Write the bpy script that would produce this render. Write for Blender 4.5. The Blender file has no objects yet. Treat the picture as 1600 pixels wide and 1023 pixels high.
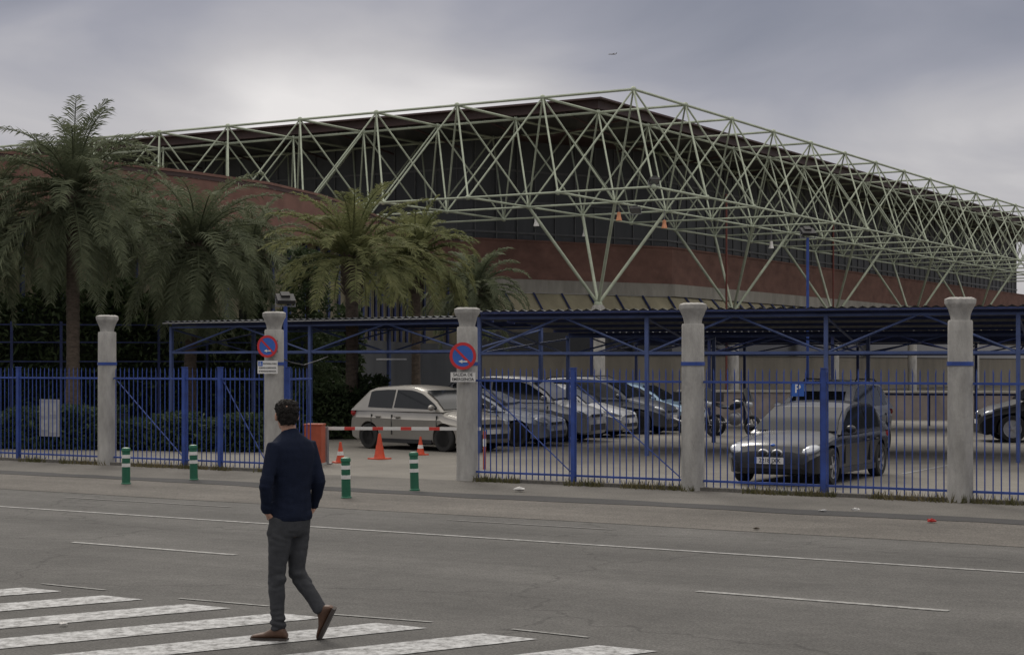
import bpy, bmesh, math, random
import numpy as np
from mathutils import Vector, Matrix, noise
random.seed(7)
R=math.radians
scene=bpy.context.scene
COL=scene.collection
F=2694.0; HZ=568.0; CH=2.08
def at(px,d,py=None):
    X=(px-800)*d/F
    return Vector((X,d,0 if py is None else CH+(HZ-py)*d/F))
def zat(py,d): return CH+(HZ-py)*d/F

# ------------------------------------------------------------ materials
def mat(name,col,rough=.6,metal=0.,var=.25,scale=4.,bump=0.,bscale=30.,coat=0.,spec=.5,stretch=None):
    m=bpy.data.materials.new(name); m.use_nodes=True
    nt=m.node_tree; N=nt.nodes; L=nt.links; b=N['Principled BSDF']
    b.inputs['Roughness'].default_value=rough; b.inputs['Metallic'].default_value=metal
    b.inputs['Coat Weight'].default_value=coat; b.inputs['Specular IOR Level'].default_value=spec
    tc=N.new('ShaderNodeTexCoord'); src=tc.outputs['Object']
    if stretch:
        mp=N.new('ShaderNodeMapping'); mp.inputs['Scale'].default_value=stretch
        L.new(src,mp.inputs['Vector']); src=mp.outputs['Vector']
    n=N.new('ShaderNodeTexNoise'); n.inputs['Scale'].default_value=scale; n.inputs['Detail'].default_value=6; n.inputs['Roughness'].default_value=.65
    L.new(src,n.inputs['Vector'])
    r=N.new('ShaderNodeValToRGB'); e=r.color_ramp.elements
    e[0].position=.3; e[1].position=.72
    e[0].color=(*[c*(1-var) for c in col],1); e[1].color=(*[min(1,c*(1+var)) for c in col],1)
    L.new(n.outputs['Fac'],r.inputs['Fac']); L.new(r.outputs['Color'],b.inputs['Base Color'])
    if bump>0:
        n2=N.new('ShaderNodeTexNoise'); n2.inputs['Scale'].default_value=bscale; n2.inputs['Detail'].default_value=4
        L.new(src,n2.inputs['Vector'])
        bp=N.new('ShaderNodeBump'); bp.inputs['Strength'].default_value=bump; bp.inputs['Distance'].default_value=.02
        L.new(n2.outputs['Fac'],bp.inputs['Height']); L.new(bp.outputs['Normal'],b.inputs['Normal'])
    return m
def ground_mat(name,col,var=.35,speck=.35,cracks=.0,sscale=60.,streak=False):
    m=bpy.data.materials.new(name); m.use_nodes=True
    nt=m.node_tree; N=nt.nodes; L=nt.links; b=N['Principled BSDF']
    b.inputs['Roughness'].default_value=.9; b.inputs['Specular IOR Level'].default_value=.25
    tc=N.new('ShaderNodeTexCoord')
    mp=N.new('ShaderNodeMapping'); mp.inputs['Rotation'].default_value=(0,0,R(32.4)); L.new(tc.outputs['Object'],mp.inputs['Vector'])
    def rng(fac,lo,hi,a=.3,c=.7):
        r=N.new('ShaderNodeMapRange'); r.inputs[1].default_value=a; r.inputs[2].default_value=c; r.inputs[3].default_value=lo; r.inputs[4].default_value=hi; L.new(fac,r.inputs[0]); return r.outputs[0]
    def nz(scale,detail,rough,vec):
        n=N.new('ShaderNodeTexNoise'); n.inputs['Scale'].default_value=scale; n.inputs['Detail'].default_value=detail; n.inputs['Roughness'].default_value=rough; L.new(vec,n.inputs['Vector']); return n.outputs['Fac']
    def mul(a,b_):
        q=N.new('ShaderNodeMath'); q.operation='MULTIPLY'; L.new(a,q.inputs[0]); L.new(b_,q.inputs[1]); return q.outputs[0]
    n2=nz(sscale,3,.85,mp.outputs['Vector'])
    last=mul(rng(nz(.45,8,.7,mp.outputs['Vector']),1-var,1+var),rng(n2,1-speck,1+speck))
    if streak:
        mp2=N.new('ShaderNodeMapping'); mp2.inputs['Scale'].default_value=(.05,1.1,1); L.new(mp.outputs['Vector'],mp2.inputs['Vector'])
        last=mul(last,rng(nz(1.0,5,.6,mp2.outputs['Vector']),.84,1.16))
        last=mul(last,rng(nz(6.,6,.75,mp.outputs['Vector']),.84,1.16))
    if cracks>0:
        nn=N.new('ShaderNodeTexNoise'); nn.inputs['Scale'].default_value=1.6; nn.inputs['Detail'].default_value=5; L.new(mp.outputs['Vector'],nn.inputs['Vector'])
        ad=N.new('ShaderNodeMixRGB'); ad.blend_type='ADD'; ad.inputs[0].default_value=.9; L.new(mp.outputs['Vector'],ad.inputs[1]); L.new(nn.outputs['Color'],ad.inputs[2])
        vo=N.new('ShaderNodeTexVoronoi'); vo.feature='DISTANCE_TO_EDGE'; vo.inputs['Scale'].default_value=.2; L.new(ad.outputs[0],vo.inputs['Vector'])
        last=mul(last,rng(vo.outputs['Distance'],1-cracks,1,0,.006))
    vm=N.new('ShaderNodeVectorMath'); vm.operation='SCALE'; vm.inputs[0].default_value=col; L.new(last,vm.inputs['Scale'])
    L.new(vm.outputs[0],b.inputs['Base Color'])
    bp=N.new('ShaderNodeBump'); bp.inputs['Strength'].default_value=.6; bp.inputs['Distance'].default_value=.008
    L.new(n2,bp.inputs['Height']); L.new(bp.outputs['Normal'],b.inputs['Normal'])
    return m
def paint_mark(name,white,base,lo,hi):
    m=bpy.data.materials.new(name); m.use_nodes=True
    nt=m.node_tree; N=nt.nodes; L=nt.links; b=N['Principled BSDF']; b.inputs['Roughness'].default_value=.8
    tc=N.new('ShaderNodeTexCoord')
    n=N.new('ShaderNodeTexNoise'); n.inputs['Scale'].default_value=9; n.inputs['Detail'].default_value=10; n.inputs['Roughness'].default_value=.8
    L.new(tc.outputs['Object'],n.inputs['Vector'])
    r=N.new('ShaderNodeValToRGB'); e=r.color_ramp.elements; e[0].position=lo; e[1].position=hi
    e[0].color=(*base,1); e[1].color=(*white,1)
    L.new(n.outputs['Fac'],r.inputs['Fac']); L.new(r.outputs['Color'],b.inputs['Base Color'])
    return m
def leaf_mat(name,c1,c2,scale=1.2,tr=.3):
    m=bpy.data.materials.new(name); m.use_nodes=True
    nt=m.node_tree; N=nt.nodes; L=nt.links; N.remove(N['Principled BSDF'])
    out=N['Material Output']
    tc=N.new('ShaderNodeTexCoord'); n=N.new('ShaderNodeTexNoise'); n.inputs['Scale'].default_value=scale; n.inputs['Detail'].default_value=5; n.inputs['Roughness'].default_value=.7
    L.new(tc.outputs['Object'],n.inputs['Vector'])
    r=N.new('ShaderNodeValToRGB'); e=r.color_ramp.elements; e[0].position=.32; e[1].position=.68; e[0].color=(*c1,1); e[1].color=(*c2,1)
    L.new(n.outputs['Fac'],r.inputs['Fac'])
    d=N.new('ShaderNodeBsdfPrincipled'); d.inputs['Roughness'].default_value=.75; d.inputs['Specular IOR Level'].default_value=.2; t=N.new('ShaderNodeBsdfTranslucent')
    L.new(r.outputs['Color'],d.inputs['Base Color']); L.new(r.outputs['Color'],t.inputs['Color'])
    mx=N.new('ShaderNodeMixShader'); mx.inputs[0].default_value=tr
    L.new(d.outputs[0],mx.inputs[1]); L.new(t.outputs[0],mx.inputs[2]); L.new(mx.outputs[0],out.inputs['Surface'])
    return m
def stripe_mat(name,c1,c2,freq,axis='X',thr=.5,rough=.5):
    m=bpy.data.materials.new(name); m.use_nodes=True
    nt=m.node_tree; N=nt.nodes; L=nt.links; b=N['Principled BSDF']; b.inputs['Roughness'].default_value=rough
    tc=N.new('ShaderNodeTexCoord'); sp=N.new('ShaderNodeSeparateXYZ'); L.new(tc.outputs['Object'],sp.inputs[0])
    a=N.new('ShaderNodeMath'); a.operation='MULTIPLY'; a.inputs[1].default_value=freq; L.new(sp.outputs[axis],a.inputs[0])
    f=N.new('ShaderNodeMath'); f.operation='FRACT'; L.new(a.outputs[0],f.inputs[0])
    g=N.new('ShaderNodeMath'); g.operation='GREATER_THAN'; g.inputs[1].default_value=thr; L.new(f.outputs[0],g.inputs[0])
    mx=N.new('ShaderNodeMixRGB'); mx.inputs[1].default_value=(*c1,1); mx.inputs[2].default_value=(*c2,1); L.new(g.outputs[0],mx.inputs[0])
    L.new(mx.outputs[0],b.inputs['Base Color'])
    return m
M={}
M['blue']=mat('blue_paint',(.024,.058,.25),.5,0,.35,3)
M['bluec']=mat('blue_paint_canopy',(.055,.085,.21),.55,0,.3,2)
M['bluedark']=mat('blue_paint_dark',(.018,.030,.11),.6,0,.3,3)
M['concrete']=mat('pillar_concrete',(.36,.35,.33),.9,0,.28,3.2,.6,40,stretch=(1.4,1.4,.45))
M['bandc']=mat('concrete_band',(.30,.285,.25),.85,0,.25,1.2,.2,20,stretch=(1,1,.3))
M['brick']=mat('red_brick',(.175,.092,.072),.9,0,.28,.8,.4,18,stretch=(1,1,1.6))
M['panel']=mat('dark_cladding',(.062,.066,.072),.6,0,.3,.5,stretch=(1,1,.2))
M['seam']=mat('cladding_seam',(.10,.103,.105),.5)
M['roof']=mat('roof_fascia',(.06,.032,.029),.6,0,.25,.6)
M['soffit']=stripe_mat('soffit_ribs',(.05,.048,.046),(.085,.08,.076),.5,'X',.75)
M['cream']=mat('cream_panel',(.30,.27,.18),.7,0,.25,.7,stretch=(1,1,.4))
M['creamd']=mat('cream_panel_dark',(.17,.15,.095),.75,0,.35,.6,stretch=(1,1,.4))  # darker, more mottled version of the cream panel, for the curved left wall
M['basew']=mat('base_wall',(.19,.17,.135),.8,0,.3,.4,stretch=(1,1,.3))
M['frame']=mat('pale_green_tube',(.385,.43,.33),.6,0,.25,.9)
M['black']=mat('black_plastic',(.02,.02,.022),.5)
M['rubber']=mat('rubber',(.018,.018,.018),.85)
M['steel']=mat('grey_metal',(.22,.22,.23),.45,.5,.15)
M['rim']=mat('alloy_rim',(.40,.40,.41),.35,.8,.1)
M['glass']=mat('car_glass',(.014,.016,.018),.08,0,.1,spec=.35)
M['lens']=mat('lamp_lens',(.45,.47,.5),.12,.3,.1)
M['red']=mat('red_paint',(.5,.03,.025),.45,0,.2)
M['orange']=mat('orange_plastic',(.55,.065,.022),.5,0,.2)
M['lampo']=mat('lamp_orange',(.62,.27,.14),.5,0,.2)
M['redc']=mat('cabinet_red',(.36,.075,.035),.6,0,.2)
M['white']=mat('white_paint',(.66,.65,.63),.5,0,.12)
M['sheetw']=mat('sheet_white',(.32,.32,.32),.5,0,.2)
M['signblue']=mat('sign_blue',(.03,.11,.42),.4,0,.08)
M['signred']=mat('sign_red',(.5,.025,.03),.4,0,.08)
M['green']=mat('bollard_green',(.012,.11,.06),.5,0,.25)
M['tail']=mat('tail_red',(.3,.01,.01),.2)
M['canroof']=mat('canopy_sheet',(.085,.09,.10),.7,.0,.3,1.2)
M['trunk']=mat('palm_trunk',(.085,.065,.05),.95,0,.5,6,1.,14,stretch=(1,1,2.5))
M['bark']=mat('bark',(.07,.055,.04),.9,0,.4,8)
M['palmA']=leaf_mat('palm_leaf',(.075,.092,.055),(.17,.19,.115),1.6,.33)
M['palmB']=leaf_mat('palm_leaf_yellow',(.10,.118,.052),(.225,.23,.105),1.6,.38)
M['ivy']=leaf_mat('ivy_leaf',(.016,.027,.012),(.048,.068,.027))
M['shrub']=leaf_mat('shrub_leaf',(.02,.034,.016),(.062,.085,.038))
M['dry']=leaf_mat('dry_grass',(.05,.06,.02),(.16,.13,.07))
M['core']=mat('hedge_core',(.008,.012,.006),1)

# ------------------------------------------------------------ mesh builder
class MB:
    def __init__(s): s.v=[]; s.f=[]
    def add(s,vs,fs):
        o=len(s.v); s.v+= [tuple(v) for v in vs]; s.f+=[tuple(i+o for i in f) for f in fs]; return s
    def box(s,x0,x1,y0,y1,z0,z1,M4=None):
        vs=[Vector((x,y,z)) for x in (x0,x1) for y in (y0,y1) for z in (z0,z1)]
        if M4: vs=[M4@v for v in vs]
        return s.add(vs,[(0,1,3,2),(4,6,7,5),(0,4,5,1),(2,3,7,6),(0,2,6,4),(1,5,7,3)])
    def tube(s,p,q,r,n=6,r2=None):
        p=Vector(p);q=Vector(q); return s.path([p,q],[r,r if r2 is None else r2],n)
    def path(s,pts,rs,n=8,cap=True):
        pts=[Vector(p) for p in pts]; rings=[]
        up=None
        for i,p in enumerate(pts):
            a=pts[max(0,i-1)]; b=pts[min(len(pts)-1,i+1)]; t=(b-a).normalized()
            if up is None:
                up=Vector((0,0,1)) if abs(t.z)<.9 else Vector((1,0,0))
            x=t.cross(up).normalized(); y=x.cross(t).normalized(); up=y
            r=rs[i] if isinstance(rs,(list,tuple)) else rs
            if isinstance(r,(list,tuple)): ra,rb=r
            else: ra=rb=r
            rings.append([p+x*math.cos(2*math.pi*k/n)*ra+y*math.sin(2*math.pi*k/n)*rb for k in range(n)])
        return s.loft(rings,cap)
    def loft(s,rings,cap=True,closed=True):
        n=len(rings[0]); vs=[v for r in rings for v in r]; fs=[]
        for i in range(len(rings)-1):
            for k in range(n if closed else n-1):
                k2=(k+1)%n
                fs.append((i*n+k,i*n+k2,(i+1)*n+k2,(i+1)*n+k))
        if cap and closed:
            fs.append(tuple(range(n-1,-1,-1))); fs.append(tuple((len(rings)-1)*n+k for k in range(n)))
        return s.add(vs,fs)
    def lathe(s,prof,c=(0,0,0),n=20,axis='Z',lob=0,lobn=8,rough=0):
        c=Vector(c); rings=[]
        for r,z in prof:
            ring=[]
            for k in range(n):
                a=2*math.pi*k/n; rr=r*(1+lob*math.cos(lobn*a))
                if rough: rr*=1+rough*noise.noise(Vector((math.cos(a)*2.5,math.sin(a)*2.5,z*14)))
                if axis=='Z': ring.append(c+Vector((rr*math.cos(a),rr*math.sin(a),z+(rough*.12*noise.noise(Vector((math.cos(a)*4,math.sin(a)*4,9))) if rough else 0))))
                elif axis=='Y': ring.append(c+Vector((rr*math.cos(a),z,rr*math.sin(a))))
                else: ring.append(c+Vector((z,rr*math.cos(a),rr*math.sin(a))))
            rings.append(ring)
        return s.loft(rings)
    def ell(s,c,r,nu=12,nv=8,M4=None):
        c=Vector(c); rings=[]
        for j in range(nv+1):
            th=math.pi*(j+.02)/(nv+.04)
            ring=[]
            for k in range(nu):
                a=2*math.pi*k/nu
                v=Vector((r[0]*math.sin(th)*math.cos(a),r[1]*math.sin(th)*math.sin(a),r[2]*math.cos(th)))
                if M4: v=M4@v
                ring.append(c+v)
            rings.append(ring)
        return s.loft(rings)
    def leaf(s,c,size,asp=.6):
        a=Vector((random.gauss(0,1),random.gauss(0,1),random.gauss(0,1))).normalized()
        b=a.orthogonal().normalized(); b=Matrix.Rotation(random.random()*6.28,3,a)@b
        d=a.cross(b)*asp; c=Vector(c); z=size*random.uniform(.6,1.3)
        return s.add([c-b*z,c+d*z*.6,c+b*z,c-d*z*.6],[(0,1,2,3)])
    def build(s,name,m,parent=None,smooth=None,loc=None):
        me=bpy.data.meshes.new(name); me.from_pydata(s.v,[],s.f)
        bm=bmesh.new(); bm.from_mesh(me); 
        if len(s.f)<6000: bmesh.ops.recalc_face_normals(bm,faces=bm.faces)
        bm.to_mesh(me); bm.free()
        if smooth is not None:
            for p in me.polygons: p.use_smooth=True
            me.set_sharp_from_angle(angle=R(smooth))
        me.materials.append(m)
        o=bpy.data.objects.new(name,me); COL.objects.link(o)
        if parent: o.parent=parent
        if loc: o.location=loc
        return o
def thing(name,label,cat,loc=(0,0,0),rz=0,group=None):
    o=bpy.data.objects.new(name,None); COL.objects.link(o); o.location=loc; o.rotation_euler=(0,0,rz)
    o.empty_display_size=.2
    o['label']=label; o['category']=cat
    if group: o['group']=group
    return o
def tag(o,label,cat,group=None):
    o['label']=label; o['category']=cat
    if group: o['group']=group
    return o
def struct(o): o['kind']='structure'; return o
def copytree(o,parent=None):
    c=o.copy(); COL.objects.link(c)
    if parent: c.parent=parent
    for ch in list(o.children): copytree(ch,c)
    return c
def bake(o,mods):
    dg=bpy.context.evaluated_depsgraph_get(); dg.update()
    me=bpy.data.meshes.new_from_object(o.evaluated_get(dg))
    o.modifiers.clear(); o.data=me
    return o
def text(name,body,size,m,parent,loc,rot=(R(90),0,0),label=None,sx=1.):
    cu=bpy.data.curves.new(name,'FONT'); cu.body=body; cu.size=size; cu.align_x='CENTER'; cu.align_y='CENTER'; cu.extrude=.0015; cu.offset=size*.012
    t=bpy.data.objects.new('tmp',cu); COL.objects.link(t)
    dg=bpy.context.evaluated_depsgraph_get(); me=bpy.data.meshes.new_from_object(t.evaluated_get(dg))
    bpy.data.objects.remove(t); me.name=name; me.materials.clear(); me.materials.append(m)
    o=bpy.data.objects.new(name,me); COL.objects.link(o); o.parent=parent; o.location=loc; o.rotation_euler=rot; o.scale=(sx,1,1)
    return o

# ------------------------------------------------------------ street frame
P0=Vector((-.8,30.8,0)); U=Vector((.844,-.536,0)).normalized()
NN=Vector((U.y,-U.x,0))   # toward the camera
FA=math.atan2(U.y,U.x)
def FR(s,n,z=0): return P0+U*s+NN*n+Vector((0,0,z))
def sheet(name,s0,s1,n0,n1,z,m,wob=0):
    mb=MB(); k=max(1,int((s1-s0)/.6)) if wob else 1
    k=min(k,220)
    for i in range(k):
        a=s0+(s1-s0)*i/k; b=s0+(s1-s0)*(i+1)/k
        w=lambda q,t: wob*(noise.noise(Vector((q*.35,t,0)))+.5*noise.noise(Vector((q*1.3,t+4,0)))) if wob else 0
        mb.add([FR(a,n0+w(a,1.3),z),FR(b,n0+w(b,1.3),z),FR(b,n1+w(b,7.7),z),FR(a,n1+w(a,7.7),z)],[(0,1,2,3)])
    return struct(mb.build(name,m))
M['terrain']=ground_mat('terrain_mat',(.12,.11,.09))
M['road']=ground_mat('asphalt',(.088,.085,.081),.22,.55,.35,42,streak=True)
M['should']=ground_mat('rough_asphalt',(.108,.099,.089),.25,.6,.0,34,streak=True)
M['darkstrip']=ground_mat('dark_patch',(.045,.044,.045),.2,.3,0,60)
M['walk']=ground_mat('pavement_mat',(.115,.108,.098),.28,.5,.2,34)
M['lot']=ground_mat('lot_concrete',(.165,.155,.138),.22,.3,0,30)
M['mark']=paint_mark('worn_white',(.36,.36,.35),(.10,.097,.094),.36,.62)
M['mark2']=paint_mark('worn_zebra',(.45,.455,.46),(.11,.107,.104),.39,.57)
g=MB(); g.add([(-9000,-3000,-.02),(9000,-3000,-.02),(9000,12000,-.02),(-9000,12000,-.02)],[(0,1,2,3)]); struct(g.build('ground',M['terrain']))
sheet('road',-120,120,5.9,26,0.0,M['road'])
sheet('road_shoulder',-120,120,3.15,5.95,.004,M['should'],.06)
sheet('pavement',-120,120,.12,3.15,.0,M['walk'])
sheet('asphalt_patch',-60,60,2.6,3.3,.009,M['darkstrip'],.22)
sheet('parking_lot_ground',-60,90,-60,.12,.0,M['lot'])
def line(name,segs,n,w,m=M['mark'],z=.006):
    mb=MB()
    for a,b in segs:
        k=max(1,int((b-a)/1.0))
        for i in range(k):
            p=a+(b-a)*i/k; q=a+(b-a)*(i+1)/k
            mb.add([FR(p,n-w/2,z),FR(q,n-w/2,z),FR(q,n+w/2,z),FR(p,n+w/2,z)],[(0,1,2,3)])
    return struct(mb.build(name,m))
def sn(px,py):
    d=CH*F/(py-HZ); v=Vector(((px-800)*d/F,d,0))-P0
    return v.dot(U),v.dot(NN)
line('edge_line',[(-60,60)],sn(800,843)[1],.09)
s_a=sn(105,848)[0]; s_b=sn(360,868)[0]; s_c=sn(1095,922)[0]; s_d=sn(1505,946)[0]
nd=(sn(360,868)[1]+sn(1095,922)[1])/2
line('lane_dashes',[(s_a,s_b),(s_c,s_d),(s_a-8.5,s_b-8.5)],nd,.09)
line('faint_line',[(sn(50,781)[0],sn(330,795)[0]),(sn(700,812)[0],sn(940,830)[0])],sn(800,818)[1],.07,paint_mark('faint_white',(.2,.195,.19),(.1,.095,.09),.4,.7))
E0=Vector((-1.95,14.37,0)); ed=Vector((-.82,-.572,0)); zb=MB()
for k in range(-7,9):
    p=E0+U*k*1.02
    for j in range(10):
        a=p+ed*(.9*j); b=p+ed*(.9*(j+1)); w=U*.5
        z=Vector((0,0,.006)); zb.add([a+z,b+z,b+w+z,a+w+z],[(0,1,2,3)])
struct(zb.build('zebra_crossing',M['mark2']))
zl=MB(); M['mark3']=paint_mark('faint_white_thin',(.28,.28,.27),(.09,.088,.085),.36,.6)
for (x0,y0,x1,y1) in ((65,912,165,922),(280,935,420,947),(520,960,675,972),(800,983,920,996)):
    a,na=sn(x0,y0); b,nb=sn(x1,y1); w=.045
    zl.add([FR(a,na-w/2,.007),FR(b,nb-w/2,.007),FR(b,nb+w/2,.007),FR(a,na+w/2,.007)],[(0,1,2,3)])
struct(zl.build('crossing_edge_line',M['mark3']))
pl=MB()
for i in range(7):
    a=Vector((5.0+i*2.4,33.5-i*.9,.006)); d=Vector((-.49,-.87,0))
    s=Vector((.87,-.49,0))*.05
    b=a-d*4.5; pl.add([a-s,a+s,b+s,b-s],[(0,1,2,3)])
struct(pl.build('bay_line',M['mark']))

# ------------------------------------------------------------ pillars
pil=[]
plabels=['concrete gatepost pillar at far left between two blue fence runs','concrete pillar carrying the small round sign and accessibility plate','concrete pillar carrying the large round sign with emergency exit plate','concrete pillar with bare shaft between the two long blue fence bays','rightmost concrete pillar beside the parked black hatchback bay']
for i,k in enumerate((-2,-1,0,1,2)):
    p=P0+Vector((3.78,-2.4,0))*k
    if k==0:
        t=thing('concrete_pillar',plabels[i],'pillar',p,FA,'concrete pillars along the fence')
        mb=MB(); mb.lathe([(.198,0),(.195,.05)]+[(.192-.008*q/13,.05+2.67*q/13) for q in range(1,13)]+[(.184,2.71),(.172,2.735)],n=32,rough=.005); mb.build('shaft',M['concrete'],t,40)
        mb=MB(); mb.lathe([(.186,2.05),(.199,2.05),(.199,2.11),(.186,2.11)],n=28); mb.build('collar',M['blue'],t,30)
        mb=MB()
        mb.lathe([(.14,2.73),(.142,2.78),(.155,2.83),(.178,2.89),(.20,2.94),(.218,2.97),(.226,2.99),(.226,3.05),(.21,3.06),(.16,3.08),(.13,3.05)],n=64,lob=.025,lobn=8,rough=.06)
        mb.build('capital',M['concrete'],t,45)
        master=t
    pil.append((k,p,plabels[i]))
for k,p,lb in pil:
    if k==0: continue
    c=copytree(master); c.location=p; c['label']=lb; c.rotation_euler.z=FA+k*1.3

# ------------------------------------------------------------ fence bays
def fence(s0,s1,label,posts=(),brace=False,h=1.98,n=0,rot=None,origin=None,cat='fence',name='fence_bay',sp=.125):
    L=s1-s0
    loc=FR(s0,n) if origin is None else origin
    t=thing(name,label,cat,loc,FA if rot is None else rot,'blue bar fence')
    mb=MB(); k=int(L/sp)
    for i in range(k+1):
        x=.05+(L-.1)*i/k
        mb.tube((x,0,.06),(x+random.uniform(-.006,.006),0,h-.04),.0105,5)
        mb.tube((x,0,h-.04),(x,0,h+.02),.0105,5,.002)
    mb.build('bars',M['blue'],t,40)
    for z in (.16,h-.2):
        m2=MB(); m2.box(0,L,-.02,.02,z-.018,z+.018); m2.build('rail',M['blue'],t)
    for x in posts:
        m2=MB(); m2.box(x-.04,x+.04,-.04,.04,0,h+.02); m2.box(x-.05,x+.05,-.05,.05,h+.02,h+.035); m2.build('post',M['blue'],t)
    if brace:
        xs=[0]+list(posts)+[L]
        for a,b in zip(xs[:-1],xs[1:]):
            if b-a>1:
                m2=MB(); m2.tube((a+.05,.035,h-.25),(b-.05,.035,.2),.012,5); m2.build('brace',M['blue'],t)
    return t
SP=4.477
fence(-2*SP-.2-6,-2*SP-.2,'blue bar fence bay at far left with white notice panel',posts=(3.55,),brace=False)
fence(-2*SP+.2,-SP-.2,'blue double gate bay between first and second concrete pillars',posts=(1.95,2.9),brace=True)
fence(.2,SP-.2,'blue bar fence bay between the exit sign pillar and next pillar',posts=(2.0,),brace=True)
fence(SP+.2,2*SP-.2,'blue bar fence bay in front of the black hatchback',posts=(2.1,))
fence(2*SP+.2,3*SP-.2,'blue bar fence bay at far right edge of picture',posts=(2.2,))
fence(0,1.6,'blue gate leaf swung open beside the small sign pillar',posts=(.05,),rot=R(80),origin=FR(-SP+.24,-.1),name='gate_leaf',cat='gate',sp=.26)
for a,b,lb in ((-2*SP-8,-SP-.2,'low concrete plinth under the left fence bays'),(.2,3*SP+3,'low concrete plinth under the right fence bays')):
    mb=MB(); Mx=Matrix.Translation(P0)@Matrix.Rotation(FA,4,'Z'); mb.box(a,b,-.09,.09,0.0,.055,Mx); tag(mb.build('fence_plinth',M['walk']),lb,'plinth')
mb=MB()
for i in range(2600):
    s=random.uniform(.3,13) if random.random()<.7 else random.uniform(-14,-4.6)
    if noise.noise(Vector((s*.9,0,0)))<-.1: continue
    p=FR(s,random.gauss(.16,.07),0); h=random.uniform(.04,.17); q=p+Vector((random.gauss(0,.04),random.gauss(0,.04),h)); w=Vector((.01,.005,0))
    mb.add([p-w,p+w,q],[(0,1,2)])
o=mb.build('weeds',M['dry']); o['kind']='stuff'; o['label']='thin dry weeds growing along the foot of the fence'; o['category']='weeds'

t=thing('notice_board','white notice panel hung on the far left blue fence','notice',at(82,37.0)+Vector((0,-.2,0)),FA)
mb=MB(); mb.box(-.29,.29,-.03,0,.53,1.32); mb.build('panel',M['sheetw'],t)
for (x,z,w,h) in ((-.13,1.1,.2,.28),(.13,1.12,.2,.24),(-.13,.78,.2,.22),(.12,.76,.22,.28)):
    mb=MB(); mb.box(x-w/2,x+w/2,-.036,-.031,z-h/2,z+h/2); mb.build('notice_sheet',mat('notice_paper',(.42,.42,.40),.7,0,.25,9),t)

# ------------------------------------------------------------ signs
def disc(mb,r0,r1,y,n=40,c=(0,0)):
    if r0<=0:
        mb.add([(c[0]+r1*math.cos(2*math.pi*k/n),y,c[1]+r1*math.sin(2*math.pi*k/n)) for k in range(n)],[tuple(range(n))]); return
    vs=[]; 
    for k in range(n):
        a=2*math.pi*k/n; vs.append((c[0]+r0*math.cos(a),y,c[1]+r0*math.sin(a))); vs.append((c[0]+r1*math.cos(a),y,c[1]+r1*math.sin(a)))
    mb.add(vs,[(2*k,2*k+1,(2*k+3)%(2*n),(2*k+2)%(2*n)) for k in range(n)])
def sign(loc,r,label,plate,rz):
    t=thing('no_parking_sign',label,'traffic sign',loc,rz,'round no parking signs')
    mb=MB(); mb.lathe([(r,0),(r,.02)],axis='Y',n=40); mb.build('backing_disc',M['steel'],t)
    mb=MB(); disc(mb,0,r*.80,-.004); mb.build('blue_face',M['signblue'],t)
    mb=MB(); disc(mb,r*.78,r,-.007); mb.build('red_border',M['signred'],t)
    mb=MB(); a=R(-45); c,s_=math.cos(a),math.sin(a); hw=r*.085; l=r*.8
    mb.add([(c*x-s_*z,-.010,s_*x+c*z) for x,z in ((-l,-hw),(l,-hw),(l,hw),(-l,hw))],[(0,1,2,3)]); mb.build('red_slash',M['signred'],t)
    mb=MB(); z0=-.40*r; y=-.013; aw=r*.05
    mb.add([(-.05*r,y,z0-aw),(.34*r,y,z0-aw),(.34*r,y,z0+aw),(-.05*r,y,z0+aw)],[(0,1,2,3)])
    mb.add([(-.32*r,y,z0),(-.03*r,y,z0-.14*r),(-.03*r,y,z0+.14*r)],[(0,1,2)]); mb.build('white_arrow',M['white'],t)
    if plate=='exit':
        mb=MB(); mb.box(-.225,.225,0,.012,-.465,-.285); p=mb.build('plate',M['white'],t)
        mb=MB()
        for b in ((-.218,.218,-.2935,-.290),(-.218,.218,-.460,-.4565)): mb.box(b[0],b[1],-.003,-.001,b[2],b[3])
        mb.build('plate_border',M['black'],p)
        text('plate_text','SALIDA DE',.074,M['black'],p,(0,-.003,-.333)); text('plate_text','EMERGENCIA',.072,M['black'],p,(0,-.003,-.413),sx=.92)
    else:
        mb=MB(); mb.box(-.205,.205,0,.012,-.52,-.275); p=mb.build('plate',M['white'],t)
        mb=MB(); mb.box(-.190,-.10,-.004,-.001,-.375,-.285); q=mb.build('blue_square',M['signblue'],p)
        mb=MB(); disc(mb,0,.008,-.007,12,(-.15,-.298)); disc(mb,.016,.022,-.007,20,(-.15,-.345))
        mb.box(-.153,-.147,-.008,-.006,-.34,-.305); mb.box(-.15,-.125,-.008,-.006,-.338,-.332); mb.build('wheelchair_symbol',M['white'],p)
        text('plate_text','ENTRADA PARA',.038,M['black'],p,(.05,-.003,-.33)); text('plate_text','CLIENTES ACREDITADOS',.036,M['black'],p,(0,-.003,-.41),sx=.85); text('plate_text','EN MOVILIDAD REDUCIDA',.036,M['black'],p,(0,-.003,-.475),sx=.82)
    for z in (-.1,.1):
        mb=MB(); mb.box(-.2,.2,.021,.04,z-.015,z+.015); mb.build('bracket',M['steel'],t)
sign(Vector((-.87,30.55,zat(556,30.55))),.243,'large round blue and red no stopping sign above emergency exit plate','exit',R(-12))
pp=P0-Vector((3.78,-2.4,0)); d2=pp.y-.26
sign(Vector(((418-800)*d2/F,d2,zat(541,d2))),.213,'smaller round no stopping sign above plate with wheelchair symbol','acc',R(-16))

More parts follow.
